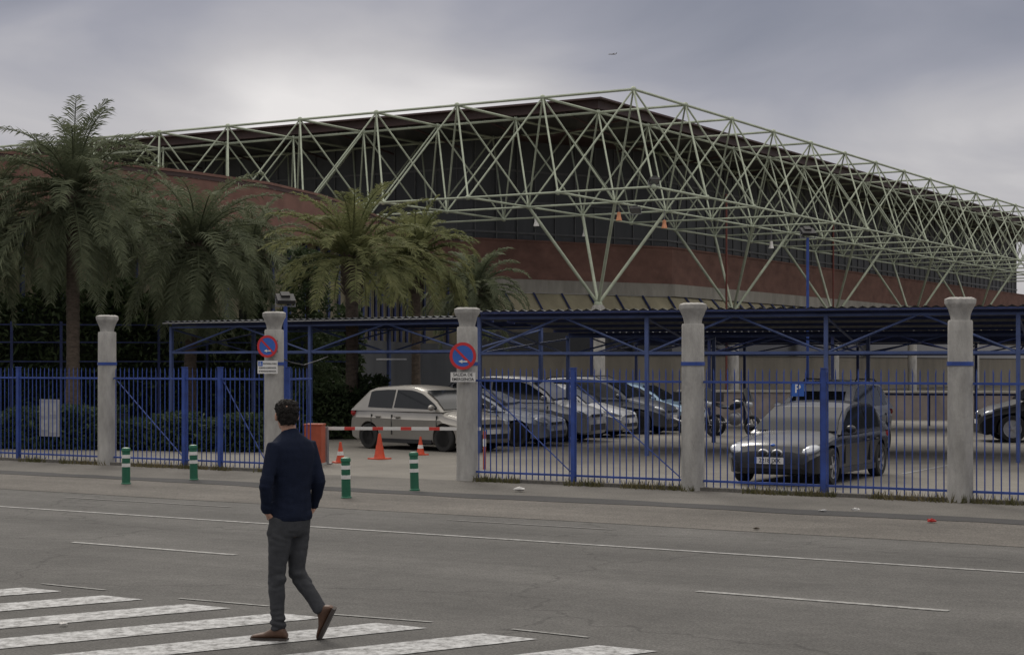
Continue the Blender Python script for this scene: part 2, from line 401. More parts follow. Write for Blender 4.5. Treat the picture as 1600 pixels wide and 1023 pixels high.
# ------------------------------------------------------------ bollards
bl=[(197,29.8,'green and white bollard leftmost, in front of the first pillar'),(303,30.8,'green and white bollard before the double gate bay'),(541,26.7,'green and white bollard nearest the road, right of the walking man'),(648,28.3,'green and white bollard rightmost, before the exit sign pillar')]
t=thing('bollard',bl[0][2],'bollard',at(bl[0][0],bl[0][1]),0,'green bollards at the entrance')
mb=MB(); mb.lathe([(.085,0),(.085,.02),(.072,.03),(.068,.56),(.078,.57),(.08,.6),(.07,.625),(.03,.635)],n=20); mb.build('body',M['green'],t,35)
for z in (.30,.45):
    mb=MB(); mb.lathe([(.069,z),(.0735,z),(.0735,z+.06),(.069,z+.06)],n=20); mb.build('white_band',M['white'],t,35)
for px,d,lb in bl[1:]:
    c=copytree(t); c.location=at(px,d); c['label']=lb; c.rotation_euler=(R(random.uniform(-2,2)),R(random.uniform(-2,2)),0)

# ------------------------------------------------------------ cones
def cone(px,d,h,lb):
    t=thing('traffic_cone',lb,'traffic cone',at(px,d),random.random(),'orange traffic cones')
    mb=MB(); mb.box(-h*.33,h*.33,-h*.33,h*.33,0,.03); mb.build('base',M['orange'],t)
    mb=MB(); mb.lathe([(h*.23,.03),(h*.21,.06),(h*.13,h*.5),(h*.05,h),(h*.03,h)],n=20); mb.build('body',M['orange'],t,40)
    mb=MB(); mb.lathe([(h*.155,h*.36),(h*.165,h*.36),(h*.13,h*.55),(h*.11,h*.55)],n=20); mb.build('reflective_band',M['white'] if h<.5 else M['orange'],t,40)
cone(532,36.2,.44,'small traffic cone at the foot of the barrier post')
cone(593,37.6,.56,'largest traffic cone, plain red, in front of the silver hatchback')
cone(657,39.3,.42,'small traffic cone nearest the exit sign pillar')

# ------------------------------------------------------------ barrier
t=thing('barrier_gate','red and white striped barrier arm across the entrance','barrier',at(511,35.7),R(-5))
mb=MB(); mb.tube((0,0,0),(0,0,.78),.04,10); mb.build('post',M['steel'],t,40)
mb=MB(); mb.box(-.1,.1,-.1,.1,0,.03); mb.build('foot_plate',M['steel'],t)
mb=MB(); mb.box(-.06,3.2,-.02,.02,.71,.775); mb.build('arm',stripe_mat('barrier_stripes',(.60,.59,.57),(.5,.04,.03),1.7,'X',.62),t)
t=thing('barrier_cabinet','orange red barrier cabinet behind the walking man','cabinet',at(492,35.4),R(-10))
mb=MB(); mb.box(-.18,.18,-.15,.15,.05,.82); mb.build('housing',M['redc'],t)
mb=MB(); mb.box(-.19,.19,-.16,.16,.82,.85); mb.build('lid',M['redc'],t)
mb=MB(); mb.box(-.14,.14,-.156,-.151,.15,.76); mb.build('door',M['redc'],t)
mb=MB(); mb.box(-.2,.2,-.17,.17,0,.05); mb.build('base',M['concrete'],t)
t=thing('marker_post','thin red and white post behind the exit sign pillar','post',at(757,34.),0)
mb=MB(); mb.tube((0,0,0),(0,0,.75),.03,8); mb.build('shaft',M['redc'],t,40)
mb=MB(); mb.tube((0,0,.45),(0,0,.6),.032,8); mb.build('white_band',M['white'],t,40)

# ------------------------------------------------------------ space frame
ML,MR_=4.86,5.68
def G(a,b,z=0): return Vector((5.64-.859*ML*a+.511*MR_*b, 80+.511*ML*a+.86*MR_*b, z))
ZT,ZB=14.8,9.9
NI,NJ,DW=11,18,2
S=[(i,j) for i in range(NI) for j in range(NJ) if (i<=DW or j<=DW)]
Ss=set(S)
tf=thing('space_frame','pale green tubular space frame canopy wrapping the hall roof','space frame',G(0,0,0))
org=G(0,0,0)
def g2(a,b,z): return G(a,b,z)-org
def chord(off,z,nm,r):
    for j in range(NJ):
        mem=[i for i in range(NI) if (i,j) in Ss]
        mb=MB()
        if len(mem)>1:
            for i in mem[:-1]:
                mb.tube(g2(i+off,j+off,z),g2(i+1+off,j+off,z),r,6)
            mb.build(nm,M['frame'],tf,50)
    for i in range(NI):
        mem=[j for j in range(NJ) if (i,j) in Ss]
        mb=MB()
        for j in mem[:-1]: mb.tube(g2(i+off,j+off,z),g2(i+off,j+1+off,z),r,6)
        mb.build(nm,M['frame'],tf,50)
chord(0,ZT,'top_chord',.066); chord(-.5,ZB,'bottom_chord',.056)
for (i,j) in S:
    mb=MB(); b=g2(i-.5,j-.5,ZB)
    for ti,tj in ((i-1,j-1),(i,j-1),(i-1,j),(i,j)):
        if (ti,tj) in Ss: mb.tube(b,g2(ti,tj,ZT),.047,6)
    mb.ell(b,(.13,.13,.13),8,6)
    if (i,j) in Ss: mb.ell(g2(i,j,ZT),(.14,.14,.14),8,6)
    mb.build('web_pyramid',M['frame'],tf,50)
for (a,b) in ((1,1),(4,1),(7,1),(1,4),(1,7),(1,10),(1,13)):
    mb=MB(); ap=g2(a,b,5.1)
    for da in (-.5,.5):
        for db in (-.5,.5): mb.tube(ap,g2(a+da,b+db,ZB),.085,8)
    mb.ell(ap,(.22,.22,.18),10,6)
    p=mb.build('support_strut',M['frame'],tf,50)
    mb=MB(); q=g2(a,b,0); mb.path([q,q+Vector((0,0,4.9)),q+Vector((0,0,5.05))],[.35,.35,.25],16); mb.build('support_column',M['concrete'],tf,40)

def flood(name,loc,rz,lb,s=1.,pole=0,grp=None,tilt=35):
    t=thing(name,lb,'floodlight',loc,rz,grp)
    Mx=Matrix.Translation((0,0,pole+.12*s))@Matrix.Rotation(R(tilt),4,'X')
    mb=MB(); mb.box(-.24*s,.24*s,-.17*s,.17*s,-.06*s,.06*s,Mx); mb.box(-.12*s,.12*s,.0,.19*s,.06*s,.11*s,Mx); mb.build('housing',M['black'],t)
    mb=MB(); mb.box(-.21*s,.21*s,-.14*s,.14*s,-.068*s,-.061*s,Mx); mb.build('lens',M['steel'],t)
    mb=MB(); mb.box(-.27*s,-.25*s,-.02,.02,pole-.06*s,pole+.12*s); mb.box(.25*s,.27*s,-.02,.02,pole-.06*s,pole+.12*s); mb.box(-.27*s,.27*s,-.02,.02,pole-.09*s,pole-.06*s); mb.build('yoke',M['steel'],t)
    if pole:
        mb=MB(); mb.tube((0,0,0),(0,0,pole-.08*s),.04,8); mb.build('pole',M['blue'],t,40)
    return t
c=G(-.5,-.5,ZB+.15); flood('floodlight',c,R(200),'grey floodlight sitting on the outer lower corner of the space frame',1.0)
flood('floodlight',Vector((at(993,78).x,78,zat(332,78))),R(160),'grey floodlight hung below the lower corner of the frame',1.0)
flood('floodlight_mast',at(1262,46),R(15),'floodlight head on a tall blue mast above the canopy',.8,zat(368,46))
flood('floodlight_post',Vector((at(446,34.4).x,34.4,0)),R(20),'floodlight on thin blue post behind the accessibility sign pillar',.75,zat(474,34.4))
for px,py,d,lb,m in ((967,341,86,'orange bell pendant lamp below the frame corner, left one','lampo'),(1038,353,88,'orange bell pendant lamp right of the support struts','lampo'),(838,350,90,'white bell pendant lamp left of the support struts','white'),(914,366,92,'white bell pendant lamp just above the strut apex','white'),(1205,385,100,'white bell pendant lamp near the red pipe','white')):
    t=thing('pendant_lamp',lb,'lamp',at(px,d,py),0,'bell lamps hanging under the space frame')
    mb=MB(); mb.lathe([(.06,.3),(.09,.28),(.1,.1),(.16,-.12),(.14,-.12)],n=16); mb.build('shade',M[m],t,40)
    mb=MB(); z1=ZB-t.location.z; mb.tube((0,0,.28),(0,0,z1),.02,6); mb.build('rod',M['steel'],t)

# ------------------------------------------------------------ exhibition hall
hall=thing('exhibition_hall','red brick exhibition hall with dark cladding and wide flat roof','building',(0,0,0))
def pts(l): return [Vector(((px-800)*d/F,d,0)) for px,d in l]
def dens(l,step=2.0):
    out=[]
    for a,b in zip(l[:-1],l[1:]):
        k=max(1,int((b-a).length/step))
        for i in range(k): out.append(a.lerp(b,i/k))
    out.append(l[-1]); return out
def norms(l):
    o=[]
    for i in range(len(l)):
        d=(l[min(i+1,len(l)-1)]-l[max(0,i-1)]).normalized(); o.append(Vector((d.y,-d.x,0)))
    return o
def strip(l,z0,z1,o0,o1):
    ns=norms(l); mb=MB(); z0v=Vector((0,0,z0)); z1v=Vector((0,0,z1))
    vs=[]
    for p,n in zip(l,ns): vs+= [p+n*o0+z0v,p+n*o1+z1v]
    mb.add(vs,[(2*i,2*i+2,2*i+3,2*i+1) for i in range(len(l)-1)]); return mb
def ledge(mb,l,z,o0,o1):
    ns=norms(l); vs=[]
    for p,n in zip(l,ns): vs+=[p+n*o0+Vector((0,0,z)),p+n*o1+Vector((0,0,z))]
    mb.add(vs,[(2*i,2*i+2,2*i+3,2*i+1) for i in range(len(l)-1)])
curve=pts([(-260,55),(-150,56),(0,58),(160,61),(300,64.3),(420,68.2),(500,73),(560,79),(610,87),(660,95.5),(740,98)])
curve2=dens(curve,1.5)
right=dens(pts([(740,98),(1050,106)])+[G(2,19,0),G(2,24,0)],2.5)
full=curve2[:-1]+right
mb=strip(curve2,7.1,9.0,.0,.0); ledge(mb,curve2,9.0,0,-.5); mb.build('brick_band',M['brick'],hall)
mb=strip(right,6.95,9.15,.0,.0); ledge(mb,right,9.15,0,-.5); mb.build('brick_band',M['brick'],hall)
mb=strip(full,9.15,9.25,.06,.06); ledge(mb,full,9.15,.06,-.02); ledge(mb,full,9.25,.06,-.5); mb.build('parapet_cap',M['brick'],hall)
mb=strip(curve2,9.0,9.15,.03,.03); mb.build('parapet_course',M['roof'],hall)
mb=strip(right,6.2,6.95,.25,.25); ledge(mb,right,6.95,.25,0); ledge(mb,right,6.2,.25,-.2); mb.build('concrete_band',M['bandc'],hall)
mb=strip(right,4.9,6.18,1.3,.1); ledge(mb,right,4.9,1.3,-.1); mb.build('sloped_louvre',M['cream'],hall)
mb=strip(right,0,4.9,-.1,-.1); mb.build('base_wall',M['basew'],hall)
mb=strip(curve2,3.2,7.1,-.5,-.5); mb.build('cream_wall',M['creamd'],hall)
mb=MB(); ledge(mb,curve2,7.1,.9,-.5); ledge(mb,curve2,7.25,.9,.0)
ns_=norms(curve2); vs=[]
for p,n in zip(curve2,ns_): vs+=[p+n*.9+Vector((0,0,7.1)),p+n*.9+Vector((0,0,7.25))]
mb.add(vs,[(2*i,2*i+2,2*i+3,2*i+1) for i in range(len(curve2)-1)]); mb.build('sun_shelf',M['brick'],hall)
mb=strip(curve2,0,3.2,.0,.0); mb.build('lower_wall',M['panel'],hall)
def posts_along(l,z0,z1,o0,o1,step,r,nm,m,nmax=99):
    ns=norms(l); acc=0; mb=MB(); 
    for i in range(1,len(l)):
        seg=(l[i]-l[i-1]).length; t0=0
        while acc+ (seg-t0)>=step:
            t0+=step-acc; acc=0; p=l[i-1].lerp(l[i],t0/seg); n=ns[i-1]
            mb.tube(p+n*o0+Vector((0,0,z0)),p+n*o1+Vector((0,0,z1)),r,4)
        acc+=seg-t0
    return mb.build(nm,m,hall)
posts_along(curve2,3.2,7.1,-.35,-.35,1.6,.09,'blue_mullions',M['bluedark'])
posts_along(right,4.9,6.2,1.38,.18,2.0,.07,'louvre_mullions',M['bluedark'])
mb=strip(right,2.6,3.9,.0,.0); mb.build('window',M['glass'],hall)
up=[G(11,2),G(3.28,2),G(2,4.3),G(2,19)]
upd=dens(up,3)
strip(upd,9.1,15.0,-.4,-.4).build('upper_cladding',M['panel'],hall)
posts_along(upd,9.1,15.0,-.36,-.36,1.45,.045,'cladding_seams',M['seam'])
for z in (9.6,11.4,13.2):
    mb=strip(upd,z,z+.12,-.32,-.32); ledge(mb,upd,z,-.32,-.42); mb.build('cladding_rail',M['seam'],hall)
rp=[G(1,1),G(12,1),G(12,20),G(1,20)]
mb=MB(); rings=[[p+Vector((0,0,z)) for p in rp] for z in (15.0,15.42)]; mb.loft(rings); rf=mb.build('roof',M['roof'],hall)
mb=MB(); mb.add([G(1.05,1.05,14.985),G(12,1.05,14.985),G(12,2.2,14.985),G(1.05,2.2,14.985)],[(0,1,2,3)]); mb.add([G(1.05,2.21,14.985),G(2.2,2.21,14.985),G(2.2,20,14.985),G(1.05,20,14.985)],[(0,1,2,3)]); mb.build('soffit',M['soffit'],rf)
mb=MB(); rp2=[G(.93,.93),G(12.1,.93),G(12.1,20.1),G(.93,20.1)]
mb.loft([[p+Vector((0,0,z)) for p in rp2] for z in (15.43,15.52)]); mb.build('roof_edge_trim',M['roof'],rf)
for k in range(0,22):
    mb=MB()
    if k<10: mb.tube(G(1.4+k,1.02,14.9),G(1.4+k,2,14.3),.06,5)
    else: mb.tube(G(1.02,1.6+(k-10)*1.4,14.9),G(2,1.6+(k-10)*1.4,14.3),.06,5)
    mb.build('eave_bracket',M['roof'],rf)
for px,d in ((1135,101),(1302,118)):
    mb=MB(); p=at(px,d); mb.tube(p,p+Vector((0,0,12)),.06,8); mb.build('red_downpipe',mat('pipe_red',(.15,.04,.03),.5),hall,40)

# ------------------------------------------------------------ ivy wall, blue frame and hedges
def hedge(name,label,cat,p,q,h,th,n,size,m,base=0,rag=.3):
    p=Vector(p);q=Vector(q); L=(q-p).length; rz=math.atan2((q-p).y,(q-p).x)
    t=thing(name,label,cat,p,rz)
    mb=MB(); K=max(2,int(L/.8)); 
    hs=[h*(1-rag*.5+rag*noise.noise(Vector((i*.7+p.x,p.y,3)))) for i in range(K+1)]
    for i in range(K):
        mb.box(L*i/K,L*(i+1)/K,-th*.3,th*.3,base,base+(hs[i]-base)*.88)
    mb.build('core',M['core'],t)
    mb=MB()
    for i in range(n):
        x=random.uniform(-.1,L+.1); hh=hs[min(K,max(0,int(x/L*K)))]
        z=base+(hh-base)*random.random()**.8; top=random.random()<.25
        if top: z=hh*random.uniform(.88,1.05)
        y=random.gauss(0,th*.2) if top else -th*.42+random.gauss(0,th*.1)
        mb.leaf((x,y,z),size)
    mb.build('foliage',m,t)
    return t
hedge('ivy_hedge','tall dark ivy covered screen behind the left palms','hedge',at(-160,56),at(300,58),5.6,1.2,11000,.13,M['ivy'],rag=.35)
hedge('ivy_hedge','lower dark ivy bank left of the conifer','hedge',at(300,59),at(560,61),4.8,1.2,6500,.12,M['ivy'],rag=.5)
hedge('low_hedge','low dark hedge behind the far left fence','hedge',at(-80,43),at(190,42),1.3,1.2,3500,.09,M['shrub'],rag=.5)
hedge('low_hedge','low dark hedge behind the double gate bay','hedge',at(200,42),at(420,41),1.1,1.2,3000,.09,M['shrub'],rag=.6)
hedge('low_hedge','green hedge behind the barrier cabinet','hedge',at(420,47),at(600,48.5),1.75,1.0,3500,.09,M['shrub'],rag=.4)
t=thing('blue_framework','blue steel posts and rails in front of the ivy screen','railing',at(-60,53.5),math.atan2(2,12))
for i in range(9):
    mb=MB(); x=i*1.5; mb.box(x-.04,x+.04,-.04,.04,0,3.4); mb.build('post',M['bluedark'],t)
for z in (2.15,2.75,3.3):
    mb=MB(); mb.box(-.2,12.3,-.02,.02,z-.02,z+.02); mb.build('rail',M['bluedark'],t)

def blob(mb,c,r,n,size):
    for i in range(n):
        v=Vector((random.gauss(0,1),random.gauss(0,1),random.gauss(0,1))).normalized()*random.uniform(.55,1.05)
        mb.leaf((c[0]+v.x*r[0],c[1]+v.y*r[1],c[2]+v.z*r[2]),size)
t=thing('conifer_tree','dark layered conifer between the second palm and the bright palm','tree',at(480,55))
mb=MB(); mb.path([(0,0,0),(.05,0,2.5),(0,0,5.4)],[.14,.1,.03],8); mb.build('trunk',M['bark'],t,50)
mb=MB()
for k in range(60):
    z=1.4+k/60*4.4; rr=1.5*(1-(z-1.4)/5.8)+.1; a=k*2.4
    for q in range(3):
        f=(q+1)/3; blob(mb,(math.cos(a)*rr*f,math.sin(a)*rr*f,z-.12*f*f),(.30,.30,.10),44,.08)
mb.build('crown',M['shrub'],t)

# ------------------------------------------------------------ palms
def palm(px,d,origin_py,flen,nf,label,seed,m='palmA',droop=1.,lean=0.,trk=.22,emin=-55,emax=84,pw=.9,thin=1.25):
    rnd=random.Random(seed); loc=at(px,d); t=thing('palm_tree',label,'palm tree',loc,0,'date palms behind the fence')
    H=zat(origin_py,d)
    mb=MB(); P=[];RR=[]; n=60
    for i in range(n+1):
        f=i/n; P.append((lean*f*f,0,H*f)); r=trk*(1.25-.35*min(1,f*4)) if f<.25 else trk*.9
        if f>.80: r=trk*(.9+.75*math.sin((f-.80)/.20*math.pi*.6))
        RR.append(r*(1+.07*(i%2)+rnd.uniform(-.03,.03)))
    mb.path(P,RR,14); mb.build('trunk',M['trunk'],t,35)
    mb=MB()
    for k in range(110):
        a=k*2.4; z=H*(.79+.21*(k/110)); rr=trk*1.2; dx,dy=math.cos(a),math.sin(a)
        b=Vector((lean*(z/H)**2+dx*rr*.85,dy*rr*.85,z)); mb.path([b,b+Vector((dx*.13,dy*.13,.15))],[(.05,.025),(.03,.015)],5)
    mb.build('frond_stubs',M['trunk'],t)
    cr=MB(); rc=MB()
    for k in range(nf):
        a=k*2.39996+rnd.uniform(-.25,.25); f=(k+.5)/nf
        el0=emax-(emax-emin)*f**pw+rnd.uniform(-8,8); L=flen*(rnd.uniform(.8,1.1))*(.85+.15*min(1,f*4))
        bend=droop*rnd.uniform(.75,1.2)*(60+36*max(0,1-abs(el0-35)/60))
        p=Vector((lean+math.cos(a)*.1,math.sin(a)*.1,H-.1+.25*(1-f))); az=a; steps=16; ds=L/steps; pts_=[p.copy()]; dirs=[]
        tw=rnd.uniform(-.35,.35)
        for s_ in range(steps):
            q=(s_+.5)/steps
            e=R(max(-84,el0-bend*q**1.55)); az+=tw/steps
            dr=Vector((math.cos(e)*math.cos(az),math.cos(e)*math.sin(az),math.sin(e))); dirs.append(dr); p=p+dr*ds; pts_.append(p.copy())
        rc.path(pts_,[.028*(1-i/(steps+1))+.005 for i in range(steps+1)],4,False)
        nl=50
        for q in range(nl):
            tt=.10+.90*q/nl; idx=min(steps-1,int(tt*steps)); c=pts_[idx].lerp(pts_[idx+1],tt*steps-idx); dr=dirs[idx]
            side=Vector((-math.sin(az),math.cos(az),0)); upv=side.cross(dr).normalized()
            if upv.z<0: upv=-upv
            ll=flen*.16*math.sin(math.pi*min(.95,.16+.78*tt))**.6*rnd.uniform(.8,1.15)
            for sg in (-1,1):
                v=(side*sg*.75+dr*.62+upv*rnd.uniform(-.05,.42)).normalized()
                m1=c+v*ll*.5; tip=c+v*ll+Vector((0,0,-ll*rnd.uniform(.08,.42)))
                w=(dr*.75+upv*rnd.uniform(-.5,.5)).normalized()*.017*thin
                cr.add([c-w*.6,c+w*.6,m1+w,m1-w,tip],[(0,1,2,3),(3,2,4)])
    cr.build('crown',M[m],t); rc.build('frond_stems',M[m],t)
    return t
palm(114,50,300,3.4,76,'tallest date palm at the far left with thick dark trunk',3,emin=-62,trk=.2,droop=1.0)
palm(296,53,382,3.45,78,'drooping date palm second from left, over the double gate',5,emin=-72,droop=1.08,lean=.2,trk=.2)
palm(550,48,404,2.7,54,'bright yellow green date palm in the middle with upright fronds',8,'palmB',droop=.85,emin=-15,trk=.19)
palm(650,53,402,2.2,52,'slender date palm just right of the bright palm',11,'palmB',droop=1.0,emin=-30,trk=.15)
palm(742,57,455,2.1,54,'short grey green palm above the left canopy end',14,'palmA',droop=1.15,emin=-40,trk=.18)
palm(-25,50,350,2.9,54,'palm cut by the left picture edge',17,'palmA',emin=-62,trk=.2)
palm(205,59,345,2.6,50,'half hidden palm behind the two left palms',19,'palmA',droop=1.1,emin=-65,trk=.16)
palm(395,60,385,2.3,46,'small dark palm half hidden right of the drooping palm',23,'palmA',droop=1.1,emin=-65,trk=.16)

# ------------------------------------------------------------ parking canopies
def canopy(label,p0,p1,dep,zf,zb,zc,nb,blue='bluec',fas='bluedark',slim=1.):
    p0=Vector(p0);p1=Vector(p1); L=(p1-p0).length; rz=math.atan2((p1-p0).y,(p1-p0).x)
    t=thing('parking_canopy',label,'carport',p0,rz,'blue steel parking canopies')
    mb=MB(); k=int(L/.11); vs=[]
    for i in range(k+1):
        x=L*i/k; dz=.024*(1 if i%2 else -1); vs+=[(x,-.21,zf+dz),(x,dep,zb+dz)]
    mb.add(vs,[(2*i,2*i+2,2*i+3,2*i+1) for i in range(k)]); mb.build('roof_sheet',M['canroof'],t)
    mb=MB(); mb.box(-.02,L+.02,-.19,-.155,zf-.07*slim,zf-.026); mb.build('front_fascia',M[fas],t)
    for f in (.05,.3,.55,.8,.98):
        y=dep*f; z=zf+(zb-zf)*(y+.15)/(dep+.15)-.07; mb=MB(); mb.box(0,L,y-.025,y+.025,z-.04*slim,z+.03); mb.build('purlin',M['bluedark'],t)
    for row,y in enumerate((.1,dep-.4)):
        zt=zf+(zb-zf)*(y/dep)-.14
        mb=MB(); mb.box(0,L,y-.03,y+.03,zt-.045,zt+.01); mb.build('upper_beam',M[blue],t)
        mb=MB(); mb.box(0,L,y-.03,y+.03,zc-.032,zc+.032); mb.build('lower_beam',M[blue],t)
        for i in range(nb+1):
            x=.06+(L-.12)*i/nb
            mb=MB(); mb.box(x-.045,x+.045,y-.045,y+.045,0,zt); mb.build('post',M[blue],t)
            if i<nb:
                x2=.06+(L-.12)*(i+1)/nb; mb=MB(); mb.tube((x,y,zc),((x+x2)/2,y,zt),.026,6); mb.tube(((x+x2)/2,y,zt),(x2,y,zc),.026,6); mb.build('truss_diagonal',M[blue],t,50)
    for i in range(nb+1):
        x=.06+(L-.12)*i/nb; mb=MB(); mb.tube((x,.1,zc),(x,dep-.4,zb-.2),.026,6); mb.tube((x,.1,zf-.2),(x,dep-.4,zc),.026,6); mb.build('rafter_brace',M[blue],t,50)
    return t
canopy('left parking canopy over the silver hatchback, light thin edge',(-9.93,49.7,0),(-1.15,43.9,0),4.0,3.28,3.2,2.4,2,fas='sheetw',slim=.8)
canopy('long dark roofed parking canopy on the right behind the pillars',(-.85,40.2,0),(14.5,34.9,0),7.5,3.30,2.95,2.32,4)
canopy('rear parking canopy seen under the right canopy',(2.5,56,0),(21,49.5,0),6,3.1,2.9,2.4,5,'bluedark')
tag(MB().path([at(440,33.6,560),at(455,33.8,566),at(475,36,570),at(500,40,562),at(512,44,557)],.012,5).build('cable',M['black']),'thin black cable sagging from the sign pillar to the canopy','cable')
t=thing('low_wall','low pinkish beige wall at the back of the car park','wall',at(1060,66),R(-14))
mb=MB(); mb.box(0,22,0,.3,0,1.0); mb.build('wall',mat('lowwall',(.21,.18,.165),.8,0,.3,1.),t)
mb=MB(); mb.box(-.05,22.05,-.05,.35,1.0,1.07); mb.build('coping',M['bandc'],t)
t=thing('back_railing','blue railing in front of the low beige wall','railing',at(1380,58),R(-14))
mb=MB(); mb.box(0,9,-.02,.02,1.02,1.08); mb.build('rail',M['bluedark'],t); 
for i in range(7):
    mb=MB(); mb.box(i*1.48,i*1.48+.06,-.03,.03,0,1.02); mb.build('post',M['bluedark'],t)
t=thing('parking_sign','blue square parking sign behind the black hatchback','traffic sign',at(1246,36.0),0)
mb=MB(); mb.tube((0,.03,0),(0,.03,1.7),.025,8); mb.build('pole',M['steel'],t,40)
mb=MB(); mb.box(-.14,.14,-.01,.005,1.40,1.70); mb.build('plate',M['signblue'],t); text('letter','P',.25,M['white'],t,(0,-.013,1.55))
for px,py,d in ((612,561,45.5),(770,551,44)):
    tag(MB().box(-.4,.4,-.04,.04,-.02,.02).build('light_batten',M['sheetw'],loc=at(px,d,py)),('white strip lamp under the left canopy' if px<700 else 'white strip lamp behind the exit sign pillar'),'lamp')

# ------------------------------------------------------------ cars
def wheel(parent,x,y,r,side):
    mb=MB(); wd=.1
    mb.lathe([(r*.66,-wd),(r*.93,-wd),(r,-wd*.7),(r,wd*.7),(r*.93,wd),(r*.66,wd),(r*.66,-wd)],axis='Y',n=28)
    e=mb.build('wheel',M['rubber'],parent,35,loc=(x,y,r))
    s=-1 if side<0 else 1
    mb=MB(); mb.lathe([(r*.67,s*.02),(r*.67,s*.09),(r*.62,s*.085),(r*.6,s*.03)],axis='Y',n=28)
    for k in range(5):
        a=2*math.pi*k/5; 
        Mx=Matrix.Rotation(a,4,'Y'); mb.box(r*.12,r*.63,min(s*.05,s*.085),max(s*.05,s*.085),-r*.075,r*.075,Mx)
    mb.lathe([(0.01,s*.095),(r*.16,s*.09),(r*.16,s*.04)],axis='Y',n=14)
    mb.build('rim',M['rim'],e,30)
    mb=MB(); mb.lathe([(r*.6,s*.02),(0.01,s*.021)],axis='Y',n=20); mb.build('brake_shadow',M['black'],e)
def car(label,loc,heading,L,W,H,paint,hood=1.1,rear=.55,wr=.31,plate=None,quarter=False,kidney=False,rails=False,name='parked_car',gi=.0):
    rz=math.atan2(heading[1],heading[0]); t=thing(name,label,'car',(loc[0],loc[1],0),rz,'cars parked in the lot')
    hl=L/2; hw=W/2; k=H/1.5; gc=.17 if H<1.6 else .24
    xc=hl-hood
    keys=[(hl,.46*k,.70,.30),(hl-.05,.60*k,.82,.22),(hl-.16,.70*k,.91,.19),(hl-.40,.785*k,.97,gc),(hl-.8,.87*k,1.,gc),(xc,.95*k,1.,gc),(0,.95*k,1.0,gc),(-hl+.7,.99*k,1.0,gc),(-hl+.28,.98*k,.97,gc+.02),(-hl+.08,.90*k,.90,.24),(-hl,.60*k,.84,.32)]
    kx=[q[0] for q in keys][::-1]; kt=[q[1] for q in keys][::-1]; kw=[q[2] for q in keys][::-1]; kb=[q[3] for q in keys][::-1]
    xs=sorted(set([round(v,3) for v in np.linspace(-hl,hl,30)]+[round(v,3) for v in kx]))
    mb=MB(); rings=[]
    for x in xs:
        zt=float(np.interp(x,kx,kt)); w=float(np.interp(x,kx,kw))*hw; zb=float(np.interp(x,kx,kb)); h=zt-zb
        half=[(0,zb),(w-.12,zb),(w-.035,zb+.05*h/.7),(w-.03,zb+.25*h),(w-.012,zb+.55*h),(w,zb+.70*h),(w-.03,zb+.76*h),(w-.055,zb+.90*h),(w-.10,zb+.965*h),(w-.20,zt),(w*.62,zt+.008),(w*.55,zt+.022),(0,zt+.03)]
        ring=[Vector((x,y,z)) for y,z in half]+[Vector((x,-y,z)) for y,z in half[-2:0:-1]]
        rings.append(ring)
    mb.loft(rings); body=mb.build('body',paint,t,None)
    xf=hl-.80; xr=-hl+.74
    cut=MB()
    for x in (xf,xr):
        for s in (-1,1):
            ya,yb=sorted((s*(hw-.30),s*(hw+.15))); cut.lathe([(wr+.055,ya),(wr+.055,yb)],c=(x,0,wr),axis='Y',n=28)
    co=cut.build('tmpcut',M['black'],t)
    bo=body.modifiers.new('b','BOOLEAN'); bo.operation='DIFFERENCE'; bo.object=co; bo.solver='EXACT'
    bake(body,None); bpy.data.objects.remove(co)
    if not body.data.materials: body.data.materials.append(paint)
    for p in body.data.polygons: p.use_smooth=True; p.material_index=0
    body.data.set_sharp_from_angle(angle=R(24))
    g0=xc+.06; g1=xc-.72; g3=-hl+rear; g4=-hl+.10
    rk=[(g0,.93*k),(g0-.30,1.16*k),(g1,1.40*k),(g1-.35,1.475*k),((g1+g3)/2,1.5*k),(g3+.2,1.46*k),(g3,1.40*k),(g4,.96*k)]
    rx=[q[0] for q in rk][::-1]; rzv=[q[1] for q in rk][::-1]
    zr=lambda x: float(np.interp(x,rx,rzv))
    z0=.90*k; yw=lambda z: hw*.955-(z-z0)*.33
    xs=sorted(set([round(v,3) for v in np.linspace(g4,g0,34)]+[round(v,3) for v in rx]))
    mb=MB(); rings=[]
    for x in xs:
        zt=zr(x); zs=max(z0+.005,zt-.07*k); 
        half=[(yw(z0),z0),(yw(zs),zs),(yw(zs)-.03,max(zs,zt-.03)),(yw(zs)-.10,max(zs,zt-.008)),(yw(zs)*.5,zt+.008),(0,zt+.012)]
        rings.append([Vector((x,y,z)) for y,z in half]+[Vector((x,-y,z)) for y,z in half[-2::-1]])
    mb.loft(rings); mb.build('cabin_roof',paint,t,30)
    def slope(xa,xb,nm,ins):
        mb=MB(); vs=[]; n=8
        for i in range(n+1):
            x=xa+(xb-xa)*i/n; z=zr(x); y=max(.2,yw(max(z0,z-.07*k))-ins)
            sgn=1 if xa>xb else -1
            for yy in np.linspace(-y,y,7): vs.append((x+.012*sgn,yy,z+.014+.006*(1-abs(yy)/y)))
        mb.add(vs,[(i*7+j,i*7+j+1,(i+1)*7+j+1,(i+1)*7+j) for i in range(n) for j in range(6)]); mb.build(nm,M['glass'],t,40)
    slope(g0-.03,g1+.04+gi,'windshield',.07+gi*.5); slope(g4+.03+gi*.5,g3-.03-gi*.3,'rear_window',.1+gi*.5)
